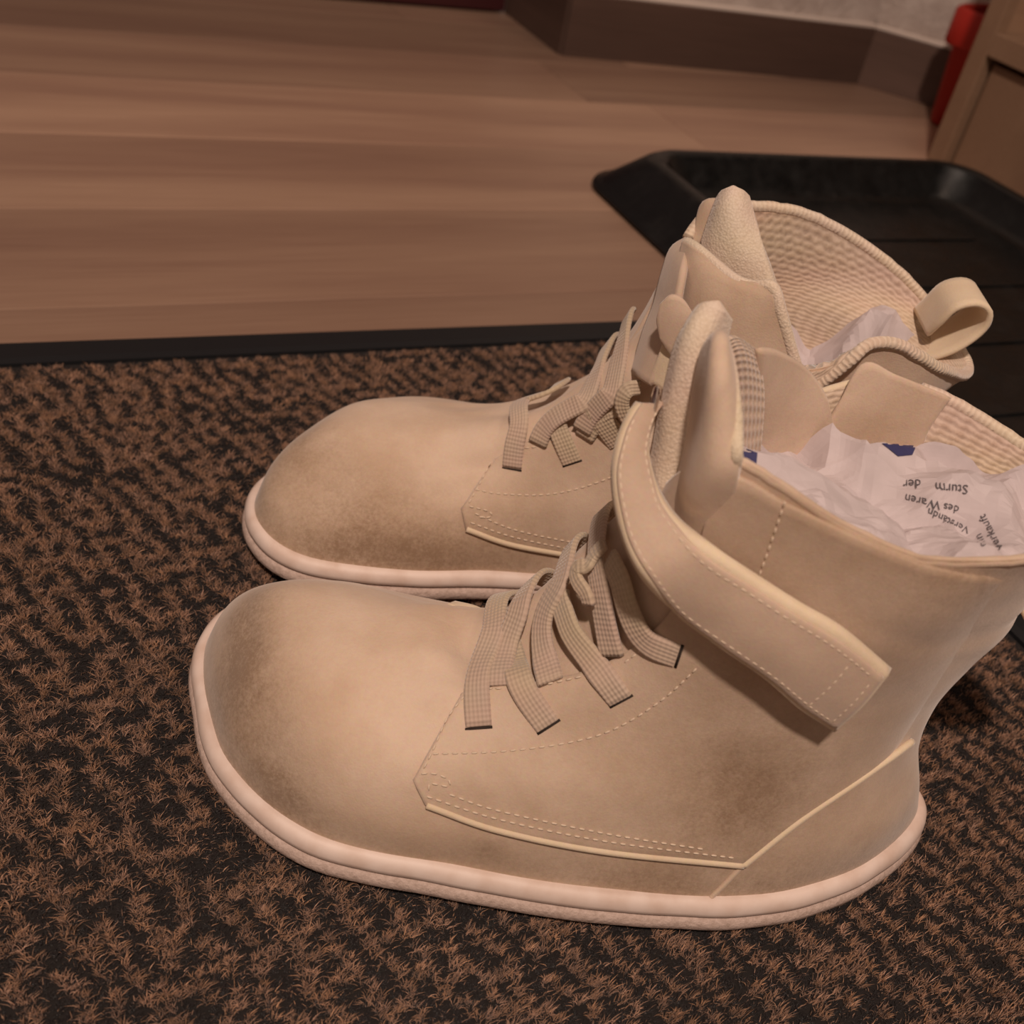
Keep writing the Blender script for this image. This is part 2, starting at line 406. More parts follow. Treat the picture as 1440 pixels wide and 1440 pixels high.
L6 = [(.141,.006,.099),(.139,.002,.098),(.137,-.006,.099),(.132,-.014,.102),(.121,-.024,.108),(.097,-.034,.122),(.062,-.036,.128),(.027,-.021,.130),
      (.004,.007,.128),(.023,.031,.128),(.060,.038,.126),(.096,.034,.122),(.122,.025,.110),(.133,.019,.103),(.139,.014,.100),(.141,.010,.099)]
L7 = [(.129,.004,.128),(.129,.0,.130),(.128,-.008,.137),(.126,-.018,.150),(.1175,-.031,.164),(.089,-.036,.1545),(.060,-.036,.148),(.024,-.024,.150),
      (.0,.006,.150),(.014,.034,.148),(.048,.044,.156),(.073,.043,.152),(.098,.037,.132),(.114,.026,.125),(.124,.016,.123),(.128,.010,.126)]

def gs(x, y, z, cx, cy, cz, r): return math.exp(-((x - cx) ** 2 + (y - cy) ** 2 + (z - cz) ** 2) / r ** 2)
def near_dirt_shade(x, y, z):
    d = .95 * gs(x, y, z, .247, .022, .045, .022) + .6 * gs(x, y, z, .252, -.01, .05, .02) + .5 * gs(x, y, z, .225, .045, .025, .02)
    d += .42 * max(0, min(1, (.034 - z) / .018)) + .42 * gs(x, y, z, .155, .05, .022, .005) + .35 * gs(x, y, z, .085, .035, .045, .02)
    d += .2 * gs(x, y, z, .09, .04, .075, .018) + .3 * gs(x, y, z, .075, .04, .055, .02)  # stain below the strap, with some strap shadow painted in
    d += .24 * max(0, min(1, (.17 - x) / .06)) * max(0, min(1, (y + .01) / .02))  # painted shade: darkens the shaft's near side as a whole
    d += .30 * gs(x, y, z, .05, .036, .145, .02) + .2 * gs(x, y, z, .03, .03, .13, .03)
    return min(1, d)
near = Boot('boot', (.266, .160), .4197, 'cream suede left boot nearest the camera, strap fastened across its side, paper inside')
near.body([L0, L1, L2, L3, L4, L5, L6, L7], dirt=near_dirt_shade, grooves=[
    ([(.176, .020, .064), (.174, .006, .064), (.170, -.008, .062), (.168, -.022, .058)], .0024, .0055),
    ([(.186, .020, .064), (.184, .0, .064), (.182, -.016, .060)], -.0010, .006),
    ([(.08, -.036, .128), (.05, -.034, .118), (.02, -.018, .112), (.008, .0, .110)], .0014, .005),
    ([(.07, -.036, .112), (.045, -.032, .106), (.02, -.017, .100)], .0010, .004),
    ([(.06, -.035, .150), (.03, -.028, .140), (.01, -.012, .136)], .0008, .005)])
near.sole(OUT, spring)

# near boot: quarter panel, heel counter seam
QB = [(583, 1098), (600, 1132), (700, 1167), (850, 1197), (1045, 1217), (1120, 1157), (1200, 1100), (1279, 1040)]
QT = [(652, 975), (700, 966), (770, 958), (830, 943), (890, 912), (950, 850), (985, 760), (1022, 672), (1110, 712), (1200, 755), (1290, 793), (1350, 808), (1405, 815), (1438, 824)]
near.patch('quarter_panel', QB, QT, .0006, .0018, M_UP2, 90, 40, 1)
near.edge('quarter_edge', QB[1:5], .0010, .0012, M_EDGE)
near.edge('quarter_edge', QB[4:], .0010, .0012, M_EDGE)
near.edge('counter_seam', [(1043, 1218), (1022, 1240), (1000, 1262)], .0002, .0008, M_UP2)
near.stitches([[(608, 1060), (700, 1057), (790, 1046), (860, 1027), (930, 985), (985, 935)],
               [(662, 968), (630, 1008), (610, 1052), (590, 1092)],
               [(600, 1120), (700, 1152), (850, 1183), (1035, 1207)], [(632, 1117), (700, 1140), (850, 1172), (1000, 1196)],
               [(592, 1088), (612, 1088), (632, 1097), (630, 1106), (605, 1102), (603, 1115)],
               [(685, 968), (712, 968)], [(770, 962), (832, 948)], [(878, 932), (905, 912)],
               [(1104, 705), (1082, 770), (1060, 830)], [(1022, 668), (1008, 700), (998, 725)]])
# laces of the near boot, lowest first
near.lace([(715, 905, .001), (735, 968, .0005), (770, 1020, -.001)], eye=True)
near.lace([(790, 838, .002), (800, 885, .002), (832, 930, .001), (872, 984, -.001)], eye=True)
near.lace([(868, 790, .002), (882, 855, .002), (907, 902, .001), (952, 922, -.001)], eye=True)
near.lace([(858, 778, .003), (847, 812, .003), (846, 850, .002), (860, 922, .000)], pre=[(.128, .022, .100), (.134, .014, .106)])
near.lace([(800, 805, .004), (778, 835, .004), (762, 870, .003), (762, 910, .002), (774, 958, 0)], pre=[(.136, .024, .085), (.142, .016, .093)])
near.lace([(750, 838, .003), (728, 865, .004), (708, 918, .003), (701, 964, 0)], pre=[(.145, .024, .070), (.152, .015, .078)])
near.lace([(698, 866, .003), (693, 892, .004), (678, 930, .003), (670, 967, .001), (673, 1021, -.001)], eye=True, pre=[(.157, .022, .060), (.163, .014, .066)])
near.lace([(850, 765, .008), (832, 785, .009), (826, 815, .007), (828, 850, .005)], w=.005)
# tongue tip peeping out below the laces
loft('tongue', [near.W([(630, 852, .026), (655, 866, .022), (682, 884, .016)]), near.W([(640, 849, .03), (672, 856, .026), (700, 872, .02)])], .0022, M_EDGE, near.root, 12, 6)

# ankle strap of the near boot
def strap_rows(bt, up, lo, n=60):
    U = []; Lw = []
    for lst, out in ((up, U), (lo, Lw)):
        for e in lst:
            if len(e) == 4: out.append(bt.cast(e[0], e[1], e[3])[0])
            else: out.append(bt.atw(*e))
    return U, Lw
up = [(928, 566, .004), (912, 600, -.006), (908, 640, -.014), (922, 692, -.022), (950, 735, -.0305), (1002, 776, 0, .0085), (1060, 815, 0, .007), (1120, 853, 0, .007), (1180, 888, 0, .007), (1240, 927, 0, .007)]
lo = [(893, 572, -.003), (874, 615, -.012), (866, 670, -.020), (877, 740, -.030), (905, 803, -.0385), (955, 858, 0, .010), (1020, 908, 0, .009), (1080, 950, 0, .009), (1125, 985, 0, .008), (1168, 1014, 0, .008)]
U, Lo = strap_rows(near, up, lo)
mid = [(np.array(a) + np.array(b)) / 2 for a, b in zip(U, Lo)]
mid = [q + np.array([0, .0012, 0]) for q in mid]
rr = np.stack([arcres(crom(np.array(r), 80), 80) for r in (Lo, mid, U)])
def shrink(G, k0=.0, k1=1.): return crom(G, 16)
Gs = crom(rr, 16)
strap = slab('strap', Gs, .0042, M_EDGE, near.root)
gi = Gs[1:-1, :-1]; ns = gnormals(Gs)[1:-1, :-1]
if ns[7, 60] @ np.array([0, 1., 0]) < 0: ns = -ns
slab('strap_face', gi + ns * .0021, .0014, M_STRAP, strap)
# stitching along strap
def free_stitches(bt, lines, r=.0003, ln=.0018, gap=.0008, parent=None):
    old = bt.cast; bt.cast = lambda x, y, o=0: (np.array([x, y, 0]), None)
    bt.cast = old
    V = []; F = []
    for P in lines:
        P = np.array(P); d = np.r_[0, np.cumsum(np.linalg.norm(np.diff(P, axis=0), axis=1))]; t = 0
        while t + ln < d[-1]:
            a = np.array([np.interp(t, d, P[:, i]) for i in range(3)]); b = np.array([np.interp(t + ln, d, P[:, i]) for i in range(3)])
            ax = nz(b - a); u = nz(np.cross(ax, [.3, .2, 1])); v = np.cross(ax, u); o = len(V)
            for f, q_ in ((0, .35), (.25, 1), (.75, 1), (1, .35)):
                for k in range(5):
                    q = 2 * math.pi * k / 5; V.append(a + (b - a) * f + (u * math.cos(q) + v * math.sin(q)) * r * q_)
            for j in range(3):
                for k in range(5): F.append((o + j * 5 + k, o + j * 5 + (k + 1) % 5, o + j * 5 + 5 + (k + 1) % 5, o + j * 5 + 5 + k))
            t += ln + gap
    return tag(mk('stitching', V, F, M_STITCH, parent or bt.root), kind='stuff')
q = gi + ns * .0027
free_stitches(near, [q[1, 4:-2], q[-2, 4:-2], q[1:-1, -3], q[1:-1, -10]], parent=strap)
# ring and inner end of strap
c = near.atw(912, 585, .0); th = np.linspace(0, 2 * math.pi, 40, endpoint=False)
rc = near.atw(915, 583, .003)
ring = np.array([rc + np.array([.0015 * math.cos(a) , .010 * math.cos(a), .0085 * math.sin(a) - .002]) for a in th])
tube('strap_ring', ring, .0011, M_METAL, near.root, True, 10)
loft('strap_return', [near.W([(915, 580, .004), (930, 576, .010), (946, 590, .016)]), near.W([(912, 620, .002), (928, 618, .009), (945, 620, .015)]),
                      near.W([(920, 665, .0), (930, 660, .008), (942, 655, .014)])], .003, M_FLEECE, near.root, 12, 12)

# flaps of the near boot's open front
loft('collar_flap', [near.W([(940, 775, -.018), (958, 782, -.024), (1000, 742, -.026), (1028, 712, -.027)]),
                     near.W([(952, 705, -.014), (975, 690, -.028), (1005, 670, -.033), (1034, 660, -.033)]),
                     near.W([(972, 620, -.010), (992, 600, -.025), (1012, 600, -.030), (1034, 605, -.028)]),
                     near.W([(982, 550, -.008), (998, 530, -.020), (1012, 530, -.026), (1030, 548, -.022)]),
                     near.W([(992, 500, -.006), (1004, 486, -.012), (1012, 484, -.018), (1022, 500, -.014)]),
                     near.W([(1003, 480, -.006), (1008, 474, -.009), (1013, 474, -.012), (1017, 481, -.010)])], .0034, M_UP2, near.root, 28, 40)
tube('flap_trim', arcres(crom(np.array(near.W([(1032, 668, -.029), (1035, 640, -.033), (1035, 605, -.029), (1031, 550, -.023), (1023, 502, -.015), (1015, 478, -.010)])), 60), 60), .0018, M_FLEECE, near.root)
loft('inner_flap', [near.W([(922, 672, -.004), (935, 690, -.008), (955, 680, -.004), (972, 650, .004)]),
                    near.W([(936, 600, .002), (950, 598, -.004), (968, 595, .0), (985, 590, .006)]),
                    near.W([(950, 535, .004), (966, 525, -.002), (980, 525, .002), (995, 530, .008)]),
                    near.W([(962, 490, .006), (978, 472, .002), (992, 470, .004), (1008, 480, .010)]),
                    near.W([(985, 448, .010), (996, 436, .008), (1006, 434, .008), (1016, 446, .012)])], .0060, M_FLEECE, near.root, 24, 36)
loft('tongue_loop', [near.W([(1035, 640, .016), (1050, 640, .018), (1068, 632, .020)]), near.W([(1030, 560, .014), (1048, 556, .016), (1072, 560, .020)]),
                     near.W([(1022, 505, .012), (1042, 500, .014), (1066, 510, .020)]), near.W([(1012, 482, .010), (1032, 474, .014), (1060, 492, .020)])], .0018, M_WEB, near.root, 20, 30)
loft('front_flap', [near.W([(1060, 640, .028), (1110, 650, .032), (1166, 650, .035)]), near.W([(1062, 590, .024), (1110, 598, .031), (1166, 618, .036)]),
                    near.W([(1064, 530, .020), (1095, 530, .026), (1130, 550, .032), (1168, 606, .036)]), near.W([(1066, 492, .018), (1092, 496, .024), (1132, 520, .032), (1160, 560, .035), (1169, 596, .036)])], .0026, M_UP2, near.root, 30, 24)

# rim trims
def rimtube(bt, i0, i1, dz, r, name, m):
    nu = bt.G.shape[1]; idx = [(i % nu) for i in range(int(i0 * nu), int(i1 * nu) + 1)]
    P = np.array([bt.G[-1, i] - bt.n[-1, i] * .0012 + np.array([0, 0, dz]) for i in idx])
    rib = P + np.array([[0, 0, .0005 * noise.noise(Vector((k * .7, i0, 0)))] for k in range(len(P))])
    return tube(name, rib, r, m, bt.root, k=10)
rimtube(near, .24, .44, -.0006, .0015, 'collar_trim', M_UP2)
rimtube(near, .44, .63, -.0002, .0021, 'collar_trim', M_RIB)
rimtube(near, .63, .74, -.0004, .0014, 'collar_trim', M_EDGE)
loft('collar_facing', [near.W([(1130, 690, .034), (1200, 690, .035), (1250, 680, .036), (1290, 670, .036)]), near.W([(1140, 640, .035), (1200, 630, .036), (1250, 622, .037), (1300, 615, .037)]),
                       near.W([(1156, 606, .036), (1200, 575, .037), (1255, 575, .038), (1320, 580, .037)]), near.W([(1170, 588, .037), (1212, 514, .039), (1262, 530, .039), (1335, 560, .037)])], .0014, M_UP2, near.root, 30, 20)

# heel pull loops
def heel_loop(bt, pn, wd, m=M_EDGE):
    n_ = arcres(crom(np.array(pn), 60), 40); f_ = n_ + np.array([0, -wd, 0])
    G = np.stack([n_, (n_ + f_) / 2, f_]); return slab('pull_loop', crom(G, 8), .0024, m, bt.root)
heel_loop(near, [near.L(p) for p in [(.002, -.004, .145), (-.010, -.004, .146), (-.028, -.004, .140), (-.034, -.004, .128), (-.026, -.004, .117), (-.008, -.004, .112), (.006, -.004, .108)]], .018)

# ---- far boot (mirror shape)
idx = [0] + list(range(15, 0, -1))
def mir(L): return [(L[i][0], -L[i][1], *L[i][2:]) for i in idx]
FOUT = mir(OUT)
F0, F1, F2, F3, F4, F5, F6 = [mir(x) for x in (L0, L1, L2, L3, L4, L5, L6)]
up_f = lambda L, dz, ds=0: [(x + ds * max(0, min(1, (x - .08) / .06)), y, z + dz * max(0, min(1, (x - .06) / .08))) for x, y, z in L]
dn = lambda L, k: [(x, y, z * (1 - k * max(0, min(1, (x - .12) / .04)))) for x, y, z in L]
F2 = dn(F2, .06); F3 = dn(F3, .08); F4 = dn(F4, .06); F5 = up_f(F5, .005, -.004); F6 = up_f(F6, .004, -.008)
F6 = [(x - .004, y, z - .006 * max(0, min(1, (.06 - x) / .05))) for x, y, z in F6]
F5 = [(x - .002, y, z) for x, y, z in F5]
F7 = [(.116,-.004,.128),(.116,-.008,.128),(.114,-.014,.128),(.108,-.023,.130),(.088,-.035,.134),(.064,-.040,.122),(.042,-.039,.146),(.012,-.028,.136),
      (-.010,.0,.124),(-.004,.026,.130),(.022,.036,.147),(.058,.037,.160),(.086,.033,.161),(.104,.022,.158),(.112,.010,.148),(.115,.0,.142)]
def far_dirt_tone(x, y, z):
    d = .6 * gs(x, y, z, .247, .022, .04, .022) + .45 * gs(x, y, z, .215, .045, .03, .022) + .45 * max(0, min(1, (.036 - z) / .018)) + .35 * gs(x, y, z, .19, .042, .028, .022) + .3 * gs(x, y, z, .15, .04, .035, .025)  # toe and edge dirt, plus browner tone low on the near side
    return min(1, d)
far = Boot('boot', (.312, .280), .45, 'cream suede right boot standing behind, with heel pull loop toward the black tray')
far.body([F0, F1, F2, F3, F4, F5, F6, F7], dirt=far_dirt_tone, grooves=[
    ([(.182, -.050, .030), (.178, -.040, .045), (.176, -.030, .056)], .0012, .007), ([(.190, .02, .063), (.188, .0, .064), (.186, -.02, .060)], .0016, .009)])
far.sole(FOUT, spring)
FQB = [(650, 716), (656, 744), (720, 766), (820, 784), (900, 800), (960, 806)]
FQT = [(698, 645), (730, 626), (800, 610), (860, 590), (895, 580), (960, 640)]
far.patch('quarter_panel', FQB, FQT, .0006, .0018, M_UP2, 60, 26)
far.edge('quarter_edge', FQB[1:5], .0010, .0013, M_EDGE)
far.stitches([[(668, 688), (700, 694), (760, 696), (810, 688), (870, 668)], [(690, 650), (672, 685), (655, 715)],
              [(662, 735), (720, 755), (800, 772), (850, 780)], [(668, 722), (720, 744), (790, 760), (850, 770)], [(660, 712), (690, 720), (688, 728), (668, 726)],
              [(738, 630), (760, 628)], [(820, 608), (860, 596)]])
far.lace([(786, 582, .002), (784, 600, .001), (792, 622, 0), (804, 650, -.001)], eye=True)
far.lace([(866, 572, .002), (846, 580, .002), (832, 598, .001), (822, 614, 0)])
far.lace([(834, 566, .003), (848, 592, .002), (872, 624, -.001)], w=.010)
far.lace([(836, 556, .003), (806, 572, .003), (778, 588, .003), (762, 606, .001), (756, 624, 0)], pre=[(.125, .015, .100), (.132, .006, .104)])
far.lace([(868, 545, .004), (846, 566, .004), (828, 586, .002), (818, 606, .001)], pre=[(.118, .012, .112), (.124, .002, .116)])
far.lace([(750, 572, .002), (738, 582, .003), (730, 600, .002), (723, 626, .001), (720, 658, -.001)], eye=True, pre=[(.146, .016, .080), (.154, .006, .084)])
far.lace([(900, 545, .003), (882, 548, .006), (874, 568, .006), (884, 592, .005), (905, 604, .003)], w=.006)
# far boot strap and flaps
loft('strap', [far.W([(966, 338, .010), (946, 352, .006), (933, 388, .000), (922, 430, -.006), (906, 472, -.012), (891, 522, -.018)]),
               far.W([(966, 342, .002), (952, 366, -.008), (942, 400, -.014), (935, 440, -.020), (920, 480, -.026), (902, 530, -.031)]),
               far.W([(968, 350, -.006), (962, 380, -.020), (956, 412, -.026), (950, 450, -.031), (938, 490, -.035), (918, 540, -.038)])], .0030, M_STRAP, far.root, 30, 16)
loft('strap_fold', [far.W([(930, 428, -.036), (944, 417, -.037), (962, 425, -.038), (980, 455, -.039)]),
                    far.W([(926, 450, -.037), (944, 446, -.039), (962, 452, -.040), (976, 478, -.041)]),
                    far.W([(930, 476, -.038), (940, 492, -.040), (952, 506, -.041), (966, 520, -.042)])], .0022, M_STRAP, far.root, 16, 12)
loft('strap_return', [far.W([(936, 480, -.036), (950, 492, -.039), (962, 505, -.041)]), far.W([(916, 535, -.036), (932, 545, -.040), (948, 556, -.042)])], .0026, M_EDGE, far.root, 12, 12)
loft('collar_flap', [far.W([(900, 560, -.024), (960, 590, -.036), (1060, 600, -.040), (1140, 600, -.042)]),
                     far.W([(935, 480, -.018), (980, 490, -.032), (1050, 510, -.038), (1122, 535, -.040)]),
                     far.W([(950, 420, -.012), (985, 430, -.028), (1040, 440, -.035), (1104, 470, -.038)]),
                     far.W([(958, 370, -.008), (985, 385, -.022), (1035, 408, -.032), (1092, 425, -.036)]),
                     far.W([(965, 340, -.004), (982, 352, -.014), (1030, 392, -.028), (1086, 404, -.034)])], .0036, M_UP2, far.root, 36, 40)
tube('flap_trim', arcres(crom(np.array(far.W([(966, 342, -.004), (984, 354, -.014), (1030, 392, -.028), (1060, 403, -.031), (1086, 404, -.034), (1098, 440, -.037), (1112, 490, -.039), (1128, 545, -.041)])), 60), 70), .0023, M_FLEECE, far.root)
loft('inner_flap', [far.W([(985, 400, .0), (1010, 410, -.006), (1060, 430, -.010), (1095, 430, -.014)]),
                    far.W([(992, 350, .004), (1010, 350, -.002), (1040, 355, -.006), (1072, 360, -.006)]),
                    far.W([(1005, 310, .008), (1018, 300, .002), (1034, 300, .0), (1056, 315, .002)]),
                    far.W([(1016, 282, .012), (1024, 271, .008), (1034, 269, .006), (1045, 280, .008)])], .0055, M_FLEECE, far.root, 24, 36)
loft('tongue', [far.W([(975, 345, .012), (990, 350, .010), (1005, 355, .008)]), far.W([(985, 300, .018), (996, 292, .016), (1014, 292, .014)]),
                far.W([(992, 286, .020), (1000, 283, .018), (1014, 283, .016)])], .003, M_UP2, far.root, 12, 12)
rimtube(far, .28, .86, 0, .0023, 'collar_trim', M_RIB)
heel_loop(far, far.W([(1275, 520, .004), (1300, 508, .002), (1345, 492, .0), (1383, 465, .0), (1392, 440, .0), (1375, 428, .0), (1345, 434, .0), (1322, 455, .002), (1305, 470, .006)]), .022)

# ------------------------------------------------------------------ crumpled paper
def paper(name, bt, outline, zf, n, label, seed, amp=.0085, group='wrapping paper stuffed into the boots'):
    r = random.Random(seed)
    out = crom(np.array(outline, float), 26, True); c = out.mean(0)
    pts = [Vector(p) for p in out] ; ne = len(pts)
    from mathutils.geometry import intersect_point_tri_2d
    def inside(p):
        k = False; j = ne - 1
        for i in range(ne):
            a, b = pts[i], pts[j]
            if (a.y > p.y) != (b.y > p.y) and p.x < (b.x - a.x) * (p.y - a.y) / (b.y - a.y) + a.x: k = not k
            j = i
        return k
    lo = out.min(0); hi = out.max(0); P = []
    tries = 0
    while len(P) < n and tries < 20000:
        tries += 1
        p = Vector((r.uniform(lo[0], hi[0]), r.uniform(lo[1], hi[1])))
        if inside(p) and all((p - q).length > .0075 for q in P) and all((p - q).length > .003 for q in pts): P.append(p)
    allp = pts + P
    V2, _, F2, *_ = delaunay_2d_cdt(allp, [(i, (i + 1) % ne) for i in range(ne)], [], 1, 1e-6)
    V = []
    for i, p in enumerate(V2):
        z = zf(p.x, p.y)
        V.append(bt.L((p.x, p.y, z + (r.uniform(-1, 1) * amp if i >= ne else r.uniform(-.002, .002)))))
    # subdivide with creased facets
    bm = bmesh.new(); vs = [bm.verts.new(tuple(v)) for v in V]
    for f in F2:
        try: bm.faces.new([vs[k] for k in f])
        except Exception: pass
    bmesh.ops.subdivide_edges(bm, edges=bm.edges[:], cuts=7, use_grid_fill=True)
    bm.verts.ensure_lookup_table()
    for v in bm.verts:
        q = v.co * 130; v.co.z += noise.noise(q) * .0008 + .0085 * (.35 - abs(noise.noise(v.co * 34 + Vector((seed, 0, 0)))) * 2) + .0012 * (.3 - abs(noise.noise(v.co * 120 + Vector((0, seed, 0)))) * 2); v.co.x += noise.noise(q + Vector((9, 2, 1))) * .0009; v.co.y += noise.noise(q + Vector((3, 7, 1))) * .0009
    ex = bmesh.ops.extrude_face_region(bm, geom=bm.faces[:])
    for g in ex['geom']:
        if isinstance(g, bmesh.types.BMVert): g.co.z -= .0012
    bmesh.ops.recalc_face_normals(bm, faces=bm.faces)
    me = bpy.data.meshes.new(name); bm.to_mesh(me); bvh = BVHTree.FromBMesh(bm); bm.free(); me.materials.append(M_PAPER)
    root = empty(name, bt.root.location, bt.root.rotation_euler.z)
    o = bpy.data.objects.new('sheet', me); C.objects.link(o); o.parent = root
    tag(root, label, 'paper', group)
    return root, bvh
pn, bvh_n = paper('crumpled_paper', near, [(.118, .0), (.108, -.022), (.085, -.030), (.055, -.031), (.028, -.022), (.008, -.002), (.010, .020), (.030, .033), (.055, .037), (.085, .032), (.108, .018)],
    lambda x, y: .1415 + .003 * math.sin(x * 60 + 1) + .004 * gs(x, y, 0, .05, .018, 0, .015) - .12 * max(0, y - .015), 24,
    'crumpled white printed paper stuffed into the nearer boot', 5)
pf, bvh_f = paper('crumpled_paper', far, [(.100, .0), (.092, -.018), (.075, -.028), (.055, -.030), (.030, -.026), (.008, -.010), (.006, .008), (.024, .026), (.055, .029), (.080, .024), (.096, .012)],
    lambda x, y: .112 + .35 * max(0, y + .005) + .012 * math.sin(x * 80), 24, 'crumpled white paper stuffed into the farther boot', 11, .007)
def on_paper(bt, bvh, px, py, off):
    o = bt.toL(EYE); d = bt.vecL(ray((px, py))); h = bvh.ray_cast(Vector(o), Vector(d))
    if h[0] is None: return None
    n = np.array(h[1]); n = -n if n @ d > 0 else n
    return np.array(h[0]) + n * off
def printed(bt, bvh, root, text, x, y, ux, vx, size, name='printed_word'):
    cu = bpy.data.curves.new('t', 'FONT'); cu.body = text; cu.size = 1; cu.resolution_u = 2
    ob = bpy.data.objects.new('t', cu); C.objects.link(ob)
    dg = bpy.context.evaluated_depsgraph_get(); me = bpy.data.meshes.new_from_object(ob.evaluated_get(dg)); bpy.data.objects.remove(ob)
    ok = {}; V = []
    for v in me.vertices:
        px = x + (v.co.x * ux[0] + v.co.y * vx[0]) * size; py = y + (v.co.x * ux[1] + v.co.y * vx[1]) * size
        q = on_paper(bt, bvh, px, py, .0004)
        if q is not None: ok[v.index] = len(V); V.append(q)
    F = [[ok[i] for i in p.vertices] for p in me.polygons if all(i in ok for i in p.vertices)]
    F = [f for f in F if max(np.linalg.norm(V[a] - V[b]) for a in f for b in f) < .006]
    if F: mk(name, V, F, M_INK, root, smooth=False)
def blue(bt, bvh, root, poly):
    poly = np.array(poly, float); n = 14; V = []; F = []; ok = {}
    for j in range(n):
        for i in range(n):
            u, v = i / (n - 1), j / (n - 1)
            p = (poly[0] * (1 - u) + poly[1] * u) * (1 - v) + (poly[3] * (1 - u) + poly[2] * u) * v
            q = on_paper(bt, bvh, *p, .0003)
            if q is not None: ok[(j, i)] = len(V); V.append(q)
    for j in range(n - 1):
        for i in range(n - 1):
            k = [(j, i), (j, i + 1), (j + 1, i + 1), (j + 1, i)]
            if all(a in ok for a in k):
                f = [ok[a] for a in k]
                if max(np.linalg.norm(V[a] - V[b]) for a in f for b in f) < .006: F.append(f)
    if F: mk('printed_area', V, F, M_BLUE, root, smooth=False)
blue(near, bvh_n, pn, [(1032, 612), (1066, 622), (1062, 672), (1032, 660)])
blue(near, bvh_n, pn, [(1235, 620), (1290, 622), (1282, 640), (1262, 642)])
blue(far, bvh_f, pf, [(1160, 512), (1200, 500), (1195, 560), (1150, 560)])
printed(near, bvh_n, pn, 'der', 1296, 675, (-1, .03), (.03, 1), 19)
printed(near, bvh_n, pn, 'Sturm', 1362, 682, (-1, -.05), (-.05, 1), 19)
printed(near, bvh_n, pn, 'des Waren', 1350, 712, (-1, -.22), (-.15, 1), 17)
printed(near, bvh_n, pn, 'Verständn', 1364, 742, (-.95, -.45), (-.3, .95), 15)
printed(near, bvh_n, pn, 'verkauft', 1410, 772, (-.5, -1), (-1, .4), 15)
printed(near, bvh_n, pn, 'ein', 1388, 768, (-.45, -1), (-1, .4), 15)

# ------------------------------------------------------------------ mat
FLOOR_Z = -.006
M_RUB, t, b = mat('black_rubber', (.008, .009, .011), .6); bump(t, b, noise_n(t, 400, 2, texco(t)).outputs[0], .2, .0005)
MAT_ROT = math.radians(2.9)
matroot = empty('door_mat', (.393, .5325, FLOOR_Z), MAT_ROT); tag(matroot, 'brown and black ribbed pile doormat with black rubber border under the boots', 'doormat')
XL, YL = -.575, -.50
M_BACK, _, _ = mat('mat_backing', (.012, .009, .008), .95)
box('backing', (XL, YL, .0), (0, 0, .0022), M_BACK, matroot)
def border(P, name='rubber_border'):
    prof = [(0, 0), (.014 + .012, 0), (.026, .0006), (.004, .0042), (.0, .0042)]
    P = np.array(P, float); d = nz(P[1] - P[0]); nn = np.array([d[1], -d[0], 0]); up = np.array([0, 0, 1.])
    V = []
    for i, p in enumerate(P):
        for a, bq in prof: V.append(p + nn * a + up * bq + (d * a if i else -d * a))
    k = 5; F = [(j, (j + 1) % k, k + (j + 1) % k, k + j) for j in range(k)] + [(4, 3, 2, 1, 0), (5, 6, 7, 8, 9)]
    return fix_normals(mk(name, V, F, M_RUB, matroot, smooth=False))
border([(XL, 0, 0), (0, 0, 0)][::1])
# orient the normal outward for the back and the right side
bpy.data.objects.remove(matroot.children[-1]) if False else None
def frame():
    for ch in [c for c in bpy.data.objects if c.parent == matroot and c.name.startswith('rubber_border')]: bpy.data.objects.remove(ch)
    def strip(a, b, out):
        a = np.array(a, float); b = np.array(b, float); out = np.array(out, float); d = nz(b - a); up = np.array([0, 0, 1.]); V = []
        for i, p in enumerate((a, b)):
            for q, h in [(-.001, 0), (.026, 0), (.026, .0008), (.005, .0044), (-.001, .0044)]: V.append(p + out * q + up * h + (d if i else -d) * q * .999)
        k = 5; F = [(j, (j + 1) % k, k + (j + 1) % k, k + j) for j in range(k)] + [(4, 3, 2, 1, 0), (5, 6, 7, 8, 9)]
        fix_normals(mk('rubber_border', V, F, M_RUB, matroot, smooth=False))
    strip((XL, 0, 0), (-.012, 0, 0), (0, 1, 0)); strip((-.012, 0, 0), (-.012, YL, 0), (1, 0, 0))
    strip((-.012, YL, 0), (XL, YL, 0), (0, -1, 0)); strip((XL, YL, 0), (XL, 0, 0), (-1, 0, 0))
frame()
